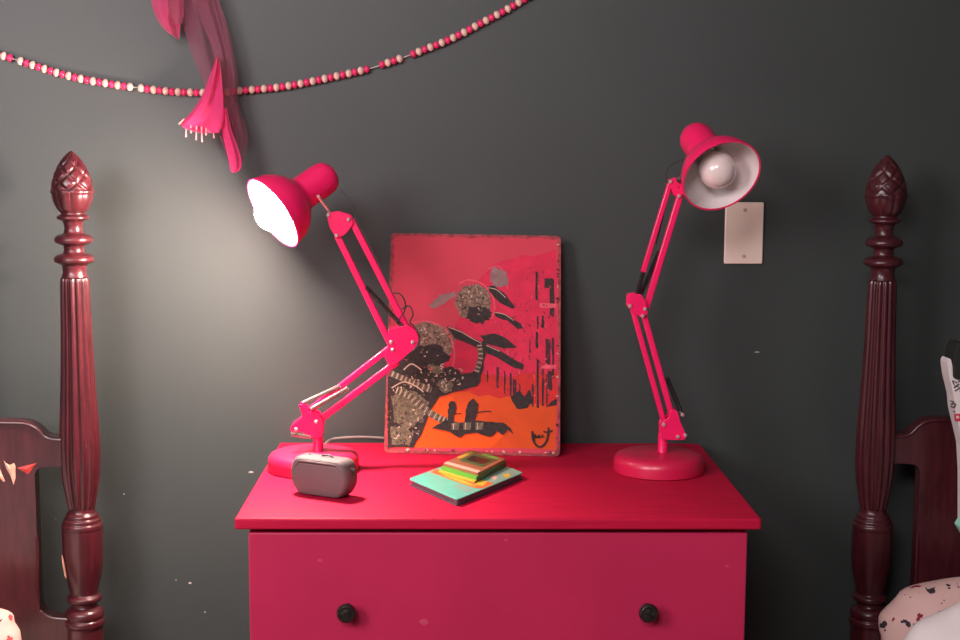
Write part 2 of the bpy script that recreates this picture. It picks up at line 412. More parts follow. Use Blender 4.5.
def poly(pts, mi, off=None):
    lay[0] += 1
    o = .00085 + lay[0]*.0000045
    vs = [bm_v for bm_v in (art.verts.new(SG(x, y, o)) for x, y in pts)]
    f = art.faces.new(vs); f.material_index = mi
    bmesh.ops.triangulate(art, faces=[f])
def jag(pts, amp, k=3, seed=1):
    rnd = random.Random(seed); out = []
    n = len(pts)
    for i in range(n):
        a = pts[i]; b = pts[(i+1) % n]
        for j in range(k):
            t = j/k; s = 0 if j == 0 else 1
            out.append((a[0]+(b[0]-a[0])*t + s*rnd.uniform(-amp, amp), a[1]+(b[1]-a[1])*t + s*rnd.uniform(-amp, amp)))
    return out
def blob(cx, cy, rx, ry, mi, amp=.08, seed=1, n=28, rot=0):
    rnd = random.Random(seed); pts = []
    for k in range(n):
        t = 2*math.pi*k/n; q = 1+rnd.uniform(-amp, amp)
        x, y = rx*q*math.cos(t), ry*q*math.sin(t)
        pts.append((cx+x*math.cos(rot)-y*math.sin(rot), cy+x*math.sin(rot)+y*math.cos(rot)))
    poly(pts, mi)
def stroke(pts, w, mi, w2=None):
    P = smoothpath([(x, y, 0) for x, y in pts], 6); L = []; Q = []
    for i, p in enumerate(P):
        t = (P[min(i+1, len(P)-1)]-P[max(i-1, 0)]).normalized(); s = Vector((-t.y, t.x, 0))
        ww = w if w2 is None else w+(w2-w)*i/(len(P)-1)
        L.append(p+s*ww/2); Q.append(p-s*ww/2)
    poly([(q.x, q.y) for q in L+Q[::-1]], mi)
# art frame: subtract (391,233) from photo pixels, undoing the lean of the left edge
def A(x, y):
    v = (y-233)/221.0; xl = 391-7*v; xr = 561-1*v
    return ((x-xl)/(xr-xl)*172, y-233-3*(x-xl)/(xr-xl))
def AP(*pts): return [A(x, y) for x, y in pts]
q = rounded([(2.4, 2.4, 0), (169.4, 2.4, 0), (169.4, 218, 0), (2.4, 218, 0)], 8, 5); poly([(p.x, p.y) for p in q], SKY)
poly(jag(AP((470, 290), (500, 262), (556, 250), (557, 400), (440, 400), (446, 350)), 2.5, 5, 3), SKY2)
poly(jag(AP((389, 378), (430, 372), (470, 375), (500, 378), (557, 372), (557, 410), (389, 410)), 2, 5, 4), MID)
poly(jag(AP((388, 400), (440, 396), (475, 392), (510, 398), (530, 404), (557, 407), (556, 450), (388, 448)), 1.5, 4, 5), ORG)
poly(AP((388, 415), (420, 402), (452, 398), (470, 425), (505, 436), (490, 449), (388, 449)), ORG2)
poly(jag(AP((480, 383), (520, 378), (528, 396), (500, 400), (470, 394)), 2, 3, 8), MID)
# distant ruined towers on the right
rt = random.Random(5)
for (x, y0, y1, w) in ((537, 272, 302, 2.6), (552, 279, 318, 4.5), (548, 279, 290, 7), (543, 316, 330, 2.6), (538, 317, 331, 2), (537, 333, 350, 2.6), (548, 340, 366, 5), (553, 339, 380, 2.5), (538, 360, 410, 2.6), (543, 366, 408, 1.6), (533, 385, 408, 1.6), (498, 368, 390, 2.4), (505, 372, 396, 1.6), (511, 374, 398, 1.8), (515, 380, 404, 3.5), (550, 372, 392, 4.5), (547, 375, 408, 1.2), (520, 385, 395, 1.2), (530, 340, 355, 1.2), (488, 372, 384, 1.2)):
    poly(jag(AP((x-w/2, y0), (x+w/2, y0+1), (x+w/2, y1), (x-w/2, y1-1)), .5, 4, int(x+y0)), DK2 if rt.random() < .6 else DK)
poly(AP((540, 304), (556, 305), (556, 309), (540, 309)), PK)
poly(AP((542, 367), (556, 366), (556, 370), (541, 370)), PK)
for i in range(150):
    x = rt.uniform(496, 555); y = rt.uniform(268, 402) if x > 515 else rt.uniform(318, 392)
    a = rt.uniform(0, 3.1); l = rt.uniform(1, 4.5)
    stroke(AP((x, y), (x+l*math.cos(a)*.6, y+l*math.sin(a))), rt.uniform(.5, 1.2), rt.choice([EDG, DK2, EDG, EDG, PK]))
poly(jag(AP((511, 398), (520, 392), (525, 398), (530, 391), (534, 402), (528, 409), (517, 410)), 1, 3, 9), DK)
poly(jag(AP((552, 402), (557, 400), (557, 406), (546, 409)), .6, 3, 9), DK)
# grey dust and mottled boulders
stroke(AP((489, 270), (496, 267), (503, 270), (507, 280), (508, 290)), 1, PK)
def ablob(x, y, rx, ry, mi, amp=.08, seed=1, n=28, rot=0):
    a = A(x, y); blob(a[0], a[1], rx, ry, mi, amp, seed, n, rot)
lay[0] += 1
ablob(443, 301, 14, 5, GRY, .3, 12, 20, -.5); ablob(499, 279, 9, 11, GRY, .2, 13, 20, -.3)
ablob(474, 304, 18, 19, MOT, .07, 7, 34)
ablob(479, 316, 13, 9, DK, .2, 8, 30)
stroke(AP((459, 285), (470, 281), (484, 286), (493, 297), (495, 310), (492, 320)), 1.3, PK)
ablob(429, 344, 26, 21, MOT, .06, 9, 36)
ablob(427, 358, 24, 11, DK, .15, 10, 30)
stroke(AP((412, 325), (427, 323), (443, 329), (452, 341), (455, 358), (452, 372)), 1.6, PK)
def speck(x, y, rx, ry, n, seed, mis, s=1.6):
    rnd = random.Random(seed)
    for i in range(n):
        t = rnd.uniform(0, 6.28); q = math.sqrt(rnd.random())
        cx, cy = x+rx*q*math.cos(t), y+ry*q*math.sin(t); a = rnd.uniform(0, 6.28); l = rnd.uniform(1, 3.2)*s/1.6
        stroke(AP((cx, cy), (cx+l*.6*math.cos(a)+.5, cy+l*.6*math.sin(a)), (cx+l*math.cos(a+.8), cy+l*math.sin(a+.8))), rnd.uniform(.5, 1.1), rnd.choice(mis))
speck(474, 302, 15, 15, 60, 21, [DK, OLV, HI, DK2, MOT])
speck(429, 342, 22, 17, 80, 22, [DK, OLV, HI, DK2])
# dark long splinters of rock flying to the right
poly(jag(AP((487, 288), (495, 287), (507, 297), (516, 309), (512, 310), (500, 304), (492, 295)), .7, 3, 31), DK)
poly(jag(AP((494, 313), (505, 315), (519, 324), (525, 330), (518, 331), (508, 322), (496, 318)), .7, 3, 32), DK)
poly(jag(AP((447, 328), (458, 331), (476, 341), (500, 352), (524, 366), (524, 371), (516, 370), (495, 358), (470, 346), (455, 340)), .8, 3, 33), DK)
poly(jag(AP((480, 337), (495, 335), (508, 341), (517, 349), (503, 350), (486, 345)), .8, 3, 34), DK)
stroke(AP((488, 289), (497, 291), (506, 299)), .7, HI); stroke(AP((495, 314), (505, 316), (514, 322)), .7, HI); stroke(AP((449, 329), (462, 334), (476, 342), (500, 353)), .8, HI)
# machine wreck with ribbed hoses along the left side
poly(jag(AP((388, 366), (402, 360), (420, 368), (436, 374), (452, 368), (462, 376), (476, 372), (480, 350), (483, 342), (487, 345), (484, 372), (478, 388), (462, 392), (440, 398), (432, 410), (424, 430), (414, 449), (388, 449)), 1.0, 3, 35), DK)
poly(jag(AP((391, 398), (404, 390), (418, 394), (430, 404), (424, 418), (410, 430), (394, 424)), 1.2, 3, 36), OLV)
poly(jag(AP((391, 428), (404, 428), (414, 436), (408, 446), (392, 446)), 1.2, 3, 37), OLV)
speck(408, 412, 18, 34, 150, 23, [DK, OLV, HI, MOT, DK2]); speck(440, 378, 26, 12, 70, 24, [OLV, DK, MOT, HI])
def hose(pts, w, mi=OLV):
    stroke(AP(*pts), w, mi)
    P = smoothpath([(x, y, 0) for x, y in pts], 7)
    for i in range(0, len(P)-1):
        t = (P[i+1]-P[i]).normalized(); s = Vector((-t.y, t.x, 0))*w*.46; p = P[i]
        stroke(AP((p.x-s.x, p.y-s.y), (p.x+s.x, p.y+s.y)), .8, HI if i % 2 else DK)
hose([(388, 374), (402, 380), (416, 386), (432, 392)], 6)
hose([(396, 392), (410, 398), (424, 410), (440, 420), (452, 424)], 7)
hose([(480, 346), (481, 360), (477, 374)], 5)
stroke(AP((392, 390), (404, 384), (416, 388), (424, 394)), 1.2, HI); stroke(AP((404, 372), (412, 366), (422, 372)), 1.2, HI)
ablob(436, 371, 8, 4, OLV, .25, 41, 20, .3); speck(438, 371, 9, 4, 10, 46, [PK, HI, OLV])
ablob(446, 388, 8, 6, OLV, .2, 43, 20, .4); speck(446, 388, 7, 5, 12, 47, [HI, DK])
# long branch lying to the right over the orange ground, two low spires behind it
poly(jag(AP((446, 421), (460, 424), (476, 422), (492, 423), (504, 424), (511, 429), (513, 435), (508, 431), (503, 436), (497, 432), (490, 438), (478, 434), (466, 435), (460, 439), (450, 433), (432, 430)), .7, 3, 51), DK)
for (x0, x1) in ((452, 460), (464, 472), (476, 484)):
    poly(AP((x0, 424), (x1, 424), (x1-1, 431), (x0, 431)), OLV); stroke(AP((x0+2, 424), (x0+2, 431)), .8, HI)
poly(jag(AP((448, 425), (448, 412), (450, 404), (455, 403), (457, 410), (454, 416), (455, 425)), .8, 3, 52), DK)
poly(jag(AP((465, 424), (466, 412), (469, 404), (474, 400), (479, 406), (477, 414), (474, 424)), .8, 3, 53), DK)
stroke(AP((474, 415), (484, 413), (492, 413)), 1, DK); stroke(AP((452, 416), (462, 415)), 1, DK)
# maker's mark at the lower right: U with a crossed right arm and a small scrawl
stroke(AP((532.5, 432), (533, 440), (537, 446.5), (542, 447), (546.5, 442), (548.3, 434), (548.6, 428.5)), 1.9, DK)
stroke(AP((543.5, 432.4), (548, 433.2), (552.5, 431.5)), 1.5, DK)
stroke(AP((531.5, 437), (534, 438), (535.5, 435.5), (537, 438.5), (539, 436), (540.5, 438.5), (542.5, 436), (544, 438.5)), 1.1, DK)
# wear at the borders
rnd = random.Random(77)
for i in range(90):
    s = rnd.choice('lrtb'); t = rnd.random()
    x, y = {'l': (2.5, t*212+4), 'r': (169, t*212+4), 't': (t*164+4, 2.8), 'b': (t*164+4, 217.5)}[s]
    blob(x, y, rnd.uniform(.5, 1.8), rnd.uniform(.5, 1.6), rnd.choice([RIM, RIM, DK2, HI]) if s in 'rb' else RIM, .3, i, 8)
obj('printed_picture', art, AM, sign)
adopt(sign)

# ------------------------------------------------------------------ grey zip case
a_, b_ = PZ(291.5, 493, TZ), PZ(341, 500, TZ)
ang = math.atan2(b_.y-a_.y, b_.x-a_.x)
cw, chh, cdp = .0520, .0325, .021
fc = (a_+b_)/2
sx = Vector((math.cos(ang), math.sin(ang), 0)); sy = Vector((-sx.y, sx.x, 0))
cc = fc + sy*.016 + sx*.0045
case = thing('zip_case', 'small rounded dark grey zip case standing in front of the lit lamp', 'case', (cc.x, cc.y, TZ))
CH, CD = .0600, .0190
oc = rounded([Vector((-.0395, 0, 0)), Vector((.0395, 0, 0)), Vector((.0530, 0, .020)), Vector((.0525, 0, .044)), Vector((.0440, 0, CH)), Vector((-.0440, 0, CH)), Vector((-.0525, 0, .044)), Vector((-.0530, 0, .020))], .011, 6)
def CP(x, y, z): return cc + sx*x + sy*y + Vector((0, 0, z))
bm = bmesh.new(); rings = []
for yy, k in ((-CD, .86), (-CD+.0012, .915), (-CD+.0035, .955), (-CD+.007, .985), (-CD+.012, 1), (CD-.012, 1), (CD-.007, .985), (CD-.0035, .955), (CD-.0012, .915), (CD, .86)):
    rings.append([bm.verts.new(CP(p.x*k, yy, max(0, CH/2+(p.z-CH/2)*k) if k > .98 else CH/2+(p.z-CH/2)*k)) for p in oc])
for a, b in zip(rings, rings[1:]):
    for k in range(len(oc)): bm.faces.new((a[k], a[(k+1) % len(oc)], b[(k+1) % len(oc)], b[k]))
bm.faces.new(rings[0][::-1]); bm.faces.new(rings[-1])
obj('shell', bm, M_CASE, case, smooth=True, angle=50)
zc, chh = CH/2, CH/2
def seam(z0, y0, r, m, nm):
    pts = []
    for k in range(41):
        t = -1+2*k/40; e = max(0, (abs(t)-.72)/.28)
        pts.append(CP(.0410*t, y0+.0008*e, z0-.009*e*e))
    obj(nm, tube(bmesh.new(), pts, r, 8), m, case, smooth=True)
seam(.0540, -CD+.0003, .0013, M_CASEL, 'piping')
seam(.0517, -CD-.0001, .0009, M_CASED, 'zip')
seam(.0495, -CD+.0000, .0009, M_CASEL, 'piping')
t0 = cc + Vector((0, 0, zc+chh-.0008))
obj('carry_tab', tube(bmesh.new(), smoothpath([t0-sx*.004, t0+sx*.000+Vector((0, 0, .0028)), t0+sx*.012+Vector((0, 0, .003)), t0+sx*.018-Vector((0, 0, .0005))]), .0013, 8), M_CASED, case, smooth=True)
t1 = cc + sx*(.0505) + Vector((0, 0, zc+chh*.55))
obj('zip_pull', tube(bmesh.new(), [t1-sx*.001, t1+sx*.0030-Vector((0, 0, .002)), t1+sx*.0028-Vector((0, 0, .010))], .0018, 8), M_CASED, case, smooth=True)
t2 = t0 - sx*.026 - Vector((0, 0, .0012))
obj('zip_pull', tube(bmesh.new(), [t2, t2+Vector((0, 0, .002)), t2+Vector((0, 0, .0035))], .0014, 8), M_CASED, case, smooth=True)
adopt(case)

# ------------------------------------------------------------------ teal book and small green game box
BT = .0110; zb = TZ+BT
Lc, Bc, Rc = PZ(408.5, 478.5, zb), PZ(457, 499.5, zb), PZ(523.5, 472.5, zb)
Tc = Lc+Rc-Bc
def BK(u, v, z):      # u from left corner to front corner, v from front edge to the back
    p = Lc + (Bc-Lc)*u + (Rc-Bc)*v; p.z = z; return p
book = thing('hardcover_book', 'teal covered book with orange and yellow printing lying flat on the pink top', 'book', tuple(BK(.5, .5, TZ)))
M_TEAL = mat('teal_cover', (.10, .52, .40), .3, coat=.3, var=.08, vscale=50)
M_BKS = mat('dark_binding', (.06, .045, .06), .45)
M_PGS = mat('page_edges', (.16, .08, .11), .7)
M_OR = mat('orange_print', (.65, .12, .03), .5); M_YE = mat('yellow_print', (.55, .38, .04), .5)
M_GN = mat('green_plastic', (.10, .40, .04), .4); M_GY = mat('grey_green_print', (.20, .36, .30), .4)
M_BR = mat('brown_print', (.32, .12, .06), .4); M_PKP = mat('pale_print', (.85, .45, .35), .4)
M_DG = mat('dark_green_side', (.06, .12, .04), .4)
def slab(u0, u1, v0, v1, z0, z1, m, nm, par, r=.008, bv=.0006, fn=BK):
    q = rounded([fn(u0, v0, z0), fn(u1, v0, z0), fn(u1, v1, z0), fn(u0, v1, z0)], r, 5)
    return obj(nm, prism(bmesh.new(), q, (0, 0, z1-z0)), m, par, bevel=bv)
slab(0, 1, 0, 1, TZ, TZ+.0020, M_BKS, 'back_cover', book)
slab(.02, .98, .015, .985, TZ+.0020, zb-.0020, M_PGS, 'pages', book, .006)
slab(0, 1, 0, 1, zb-.0020, zb, M_TEAL, 'front_cover', book)
pr = bmesh.new(); cnt = [0]
def bpoly(pts, mi):
    cnt[0] += 1
    pr.faces.new([pr.verts.new(BK(u, v, zb+.00015+cnt[0]*.00001)) for u, v in pts]).material_index = mi
PH = .00015
def pxuv(x, y):
    p = PZ(x, y, zb); d = p-Lc; e1 = Bc-Lc; e2 = Rc-Bc
    det = e1.x*e2.y-e1.y*e2.x
    return ((d.x*e2.y-d.y*e2.x)/det, (e1.x*d.y-e1.y*d.x)/det)
def bq(pts, mi): bpoly([tuple(min(.985, max(.015, q)) for q in pxuv(x, y)) for x, y in pts], mi)
bq([(430, 472), (437, 469), (448, 474), (476, 483), (498, 488), (489, 491), (474, 488), (454, 481)], 0)
bq([(440, 474), (452, 476), (470, 483), (476, 487), (462, 483)], 1)
bq([(474, 484), (482, 480), (494, 483), (496, 487), (484, 489)], 0)
bq([(478, 480), (488, 481), (483, 486), (474, 485)], 1)
bq([(489, 474), (505, 468), (514, 470), (518, 475), (498, 485), (488, 480)], 3)
bq([(502, 474.5), (509, 473.5), (511, 476.5), (505, 478)], 1)
bq([(490, 478), (494, 475.5), (497.5, 477), (495, 480)], 2)
bq([(452, 486), (460, 484), (474, 490), (467, 493)], 3)
bq([(500, 482), (508, 478), (514, 478), (506, 484)], 0)
obj('cover_print', pr, [M_OR, M_YE, M_PKP, M_GY], book)
adopt(book)
GH = .015; zg = zb+.0008
g1, g2, g3 = PZ(438.5, 472.5, zg), PZ(474.5, 483, zg), PZ(506.5, 466.5, zg)
def GX(u, v, z):
    p = g1 + (g2-g1)*u + (g3-g2)*v; p.z = z; return p
game = thing('game_box', 'small green and brown flat box with a dark window lying on the teal book', 'box', tuple(GX(.5, .5, zg)))
slab(0, 1, 0, 1, zg, zg+.0025, M_YE, 'tray', game, .002, .0004, GX)
slab(.01, .99, .06, 1, zg+.0025, zg+.0080, M_GN, 'body', game, .002, .0005, GX)
slab(.985, 1.0, .07, .99, zg+.0005, zg+.0079, M_DG, 'side_strip', game, .0005, 0, GX)
slab(.02, .98, .12, 1, zg+.0080, zg+.0125, M_BR, 'lid', game, .002, .0005, GX)
zt2 = zg+.0125
slab(.03, .97, .13, .22, zt2, zt2+.0006, M_PKP, 'front_band', game, .001, 0, GX)
slab(.20, .86, .40, .86, zt2, zt2+.0004, M_DG, 'window', game, .001, 0, GX)
slab(.28, .78, .50, .76, zt2+.0004, zt2+.0007, M_KNOB, 'window_pane', game, .001, 0, GX)
slab(.40, .84, .90, .97, zt2, zt2+.0005, M_GN, 'back_band', game, .001, 0, GX)
slab(.05, .15, .50, .92, zt2, zt2+.0005, M_YE, 'left_band', game, .001, 0, GX)
adopt(game)

# ------------------------------------------------------------------ wall plate
q0 = PY(743.5, 233, WY)
pw, ph = (PY(763, 233, WY).x-PY(724.5, 233, WY).x)/2, .0555
sp_ = thing('wall_plate', 'blank ivory switch plate with two screws on the dark green wall', 'wall plate', (q0.x, WY, q0.z))
bm = bmesh.new()
prism(bm, rounded([Vector((q0.x-pw, WY, q0.z-ph)), Vector((q0.x+pw, WY, q0.z-ph)), Vector((q0.x+pw, WY, q0.z+ph)), Vector((q0.x-pw, WY, q0.z+ph))], .003, 4), (0, -.006, 0))
obj('cover', bm, M_PLATE, sp_, bevel=.0022)
for dz in (.0415, -.0415):
    s = lathe(bmesh.new(), (q0.x+.0005, WY-.0055, q0.z+dz), (0, -1, 0), [(0, .0034), (.0012, .0034), (.0018, .0022)], 20)
    obj('screw', s, M_SCREW, sp_, smooth=True)
adopt(sp_)

# ------------------------------------------------------------------ beaded garland
gp = [(-45, 36), (-20, 46.5), (2.5, 55.6), (20, 61), (45, 69), (67, 75.5), (87.5, 80), (105, 83), (120, 85.5), (140.6, 88), (165, 91), (190, 92.5), (215, 92.5), (242, 90.5), (266, 88.6), (287.5, 86), (315, 80.7), (342, 75), (368, 69), (387, 63), (399, 59), (418, 52), (442, 42.7), (461, 34), (482, 22.7), (503, 11.7), (523, 0), (540, -11), (560, -25)]
GYp = WY-.0085
path = smoothpath([PY(x, y, GYp) for x, y in gp], 12)
gar = thing('bead_garland', 'string of alternating cream and pink wooden beads swagged across the wall', 'garland', tuple(path[len(path)//2]))
obj('string', tube(bmesh.new(), path, .0009, 6), M_STRING, gar)
bw = lathe(bmesh.new(), (0, 0, 0), (0, 0, 1), [(-.0053, .0022), (-.0048, .0042), (-.0030, .0064), (0, .0075), (.0030, .0064), (.0048, .0042), (.0053, .0022)], 16)
bwo = obj('bead', bw, M_BW, gar, smooth=True); bwo['label'] = 'cream bead'
bp_ = lathe(bmesh.new(), (0, 0, 0), (0, 0, 1), [(-.0052, .0022), (-.0045, .0040), (-.0028, .0061), (0, .0070), (.0028, .0061), (.0045, .0040), (.0052, .0022)], 16)
bpo = obj('bead', bp_, M_BP, gar, smooth=True); bpo['label'] = 'pink bead'
cum = [0]
for i in range(1, len(path)): cum.append(cum[-1] + (path[i]-path[i-1]).length)
def at(s):
    for i in range(1, len(path)):
        if cum[i] >= s:
            t = (s-cum[i-1])/(cum[i]-cum[i-1]); return path[i-1].lerp(path[i], t), (path[i]-path[i-1]).normalized()
    return path[-1], (path[-1]-path[-2]).normalized()
pxm = (PY(100, 80, GYp)-PY(101, 80, GYp)).length
def s_of(x):
    X = PY(x, 60, GYp).x
    for i in range(len(path)):
        if path[i].x >= X: return cum[i]
gaps = [(s_of(11.5), s_of(17.5)), (s_of(131), s_of(136.5)), (s_of(372), s_of(378.5)), (s_of(403), s_of(410))]
s = s_of(-14); k = 1; used = {0: False, 1: False}; placed = []
send = s_of(535)
while s < send and len(placed) < 99:
    for g in gaps:
        if g[0]-.004 < s < g[1]: s = g[1]+.004; k = 0 if g[0] in (gaps[0][0], gaps[1][0]) else 1
    p, t = at(s); kind = k % 2
    src = bpo if kind else bwo
    o = src if not used[kind] else src.copy()
    if used[kind]: COL.objects.link(o); o.parent = gar
    used[kind] = True
    rx = t.to_track_quat('Z', 'Y')
    o.rotation_mode = 'QUATERNION'; o.rotation_quaternion = rx; o.location = p
    placed.append(o); k += 1; s += .01085
adopt(gar)

# ------------------------------------------------------------------ gauzy scarf
sc = thing('scarf', 'sheer hot pink gauze scarf hanging down over the bead garland', 'scarf', tuple(PY(205, -38, WY-.02)))
def sheet(rows, Yb, amp, fr, nm, m, nx=22, ph=0.0, sub=6, slope=0):
    """rows: (y, x_left, x_right) in photo pixels; ripples in depth"""
    bm = bmesh.new(); L = smoothpath([(a, y, 0) for y, a, b in rows], sub); Q = smoothpath([(b, y, 0) for y, a, b in rows], sub)
    vs = []
    for i in range(len(L)):
        row = []
        for j in range(nx+1):
            u = j/nx; x = L[i].x*(1-u)+Q[i].x*u; y = L[i].y*(1-u)+Q[i].y*u
            w = math.sin(u*fr*math.pi+ph+i*.09)+.35*math.sin(u*fr*2.3*math.pi+1.3+i*.05)
            Y = Yb + amp*w - slope*i/len(L)
            row.append(bm.verts.new(PY(x, y, min(Y, WY-.002))))
        vs.append(row)
    for i in range(len(vs)-1):
        for j in range(nx): bm.faces.new((vs[i][j], vs[i][j+1], vs[i+1][j+1], vs[i+1][j]))
    return obj(nm, bm, m, sc, smooth=True, angle=180)
sheet([(-38, 176, 212), (0, 177, 219), (17, 181, 225), (35, 186, 230), (56, 192, 235), (80, 202, 238.5), (98, 208, 237.5), (115, 213, 242), (135, 219, 247.5), (152, 226, 245), (166, 229, 241.5), (172, 231, 237)], WY-.030, .007, 3.2, 'sheer_panel', M_SHEER, slope=.03)
sheet([(-36, 186, 208), (0, 192, 214), (30, 205, 222), (56, 215, 228), (80, 214, 231), (105, 221, 233)], WY-.040, .004, 2.0, 'twisted_fold', M_SHEER, slope=.02)
sheet([(57, 216.5, 219), (70, 212, 221), (82, 207.5, 222), (95, 202, 223), (107, 195, 223.5), (117, 187, 224), (124, 181, 223), (129, 186, 221), (133, 201, 219)], WY-.070, .005, 3.0, 'folded_end', M_GAUZE, slope=.02)
sheet([(108, 221, 227), (128, 221.5, 231), (145, 225, 237), (158, 228, 241), (168, 230, 241), (172.5, 231.5, 236)], WY-.078, .003, 2.0, 'folded_end', M_GAUZE)
sheet([(-38, 160, 186), (-15, 154, 184), (0, 151.5, 182), (12, 154, 182.5), (21, 158, 181), (30, 165, 180), (39, 177, 179.5)], WY-.040, .008, 2.4, 'loop', sheer('half_folded_gauze', (.85, .08, .24), .85))
sheet([(-38, 168, 190), (0, 168, 184), (12, 170, 184), (24, 174, 182)], WY-.055, .003, 2.0, 'twisted_fold', M_SHEER)
fb = bmesh.new()
for (x, y0, y1, dx) in ((186, 123, 137, 0), (196.5, 126, 140, -.5), (201.5, 127, 142, .5), (213, 129, 138, 1), (184, 119, 124, -5), (206, 128, 135, 0), (191, 125, 133, 0)):
    tube(fb, [PY(x, y0, WY-.088), PY(x+dx*.5, (y0+y1)/2, WY-.090), PY(x+dx, y1, WY-.088)], [.0012, .0009, .0016], 6)
obj('fringe', fb, M_FRINGE, sc, smooth=True)
adopt(sc)
hk = lathe(bmesh.new(), PY(195, -38, WY), (0, -1, 0), [(0, .006), (.004, .006), (.006, .003), (.085, .003), (.088, .008), (.094, .008), (.096, .003)], 16)
o = obj('wall_hook', hk, M_STEEL, None, smooth=True); tag(o, 'small steel hook on the wall holding the pink scarf', 'hook')

# ------------------------------------------------------------------ beds
YP = -.10
prof_px = [(151, .8), (153, 3.5), (156, 6.5), (161, 10.5), (167, 14), (174, 17), (182, 19.2), (189, 19.8), (196, 19.2), (202, 17.3), (207, 14.8), (210.5, 11.5), (212, 12), (213.5, 15), (215.5, 15.6), (217, 14), (218.5, 10.5), (223, 8.8), (229, 9.2), (231, 12), (232.5, 16), (235.5, 18.3), (239, 17.6), (241, 13), (243, 10), (249, 10.2), (250.5, 14), (252, 17.5), (255, 19.4), (258, 18.6), (260, 14.5), (262, 12), (268, 11.4), (273, 12.8)]
flute_px = [(273.5, 13.2), (277, 14.0), (300, 14.6), (330, 15.2), (360, 16.2), (385, 17.2), (410, 18.6), (430, 19.5), (445, 19.8), (460, 19.4), (475, 18.0), (490, 15.6), (503, 13.2)]
low_px = [(503, 12.6), (507, 13.4), (510, 16), (513, 16.2), (514, 18.2), (518, 18.6), (519, 20), (523, 20.4), (524, 20), (530, 20.2), (550, 20), (565, 19.0), (580, 16), (590, 13.5), (592, 14.5), (594, 17), (598, 16.4), (600, 12.6), (604, 12.6), (606, 16), (609, 18.6), (613, 19.2), (616, 18), (618, 19.6), (623, 19.6), (625, 18), (640, 18), (700, 18), (780, 16)]
K = .001735
def bedpost(parent, px, py0, nm='bedpost'):
    """a turned, fluted post; px is the photo column of the tip, all sizes real"""
    T = PY(px, py0, YP); top = T.z
    def zz(y): return (y-151)*.001757
    o = (T.x, YP, top)
    def fl(h, th, r): return r*(1-.115*abs(math.sin(th*7))**.0 * (0.5+0.5*math.cos(th*14))**1.5)
    fp = smoothpath([(zz(y), r*K, 0) for y, r in flute_px], 3)
    post = obj(nm, lathe(bmesh.new(), o, (0, 0, -1), [(p.x, p.y) for p in fp], 168, rf=fl), M_MAH, parent, smooth=True, angle=80)
    ze = zz(211)
    def cv(h, th, r):
        f = h/ze
        if f > .97 or f < .03: return r
        if f > .62:   # ring of leaves round the foot of the finial
            return r*(1+.07*(abs(math.cos(th*4.5))**.5)-.05 + (.05 if f < .68 else 0))
        a = (th*6/(2*math.pi)+f*4) % 1; b = (th*6/(2*math.pi)-f*4) % 1
        d = min(min(a, 1-a), min(b, 1-b))
        return r*(1-.09+.11*min(1, d*5))
    fi = smoothpath([(zz(y), r*K, 0) for y, r in prof_px[:12]], 7)
    obj('finial', lathe(bmesh.new(), o, (0, 0, -1), [(p.x, p.y) for p in fi], 144, rf=cv), M_MAH, post, smooth=True, angle=80)
    ne = smoothpath([(zz(y), r*K, 0) for y, r in prof_px[11:]], 3)
    obj('turned_neck', lathe(bmesh.new(), o, (0, 0, -1), [(p.x, p.y) for p in ne], 64), M_MAH, post, smooth=True, angle=80)
    lo = smoothpath([(zz(y), r*K, 0) for y, r in low_px], 3)
    zf = top
    prf = [(p.x, p.y) for p in lo if p.x < zf-.02] + [(zf-.02, .022), (zf, .018)]
    obj('turned_block', lathe(bmesh.new(), o, (0, 0, -1), prf, 64), M_MAH, post, smooth=True, angle=80)
    return post, T
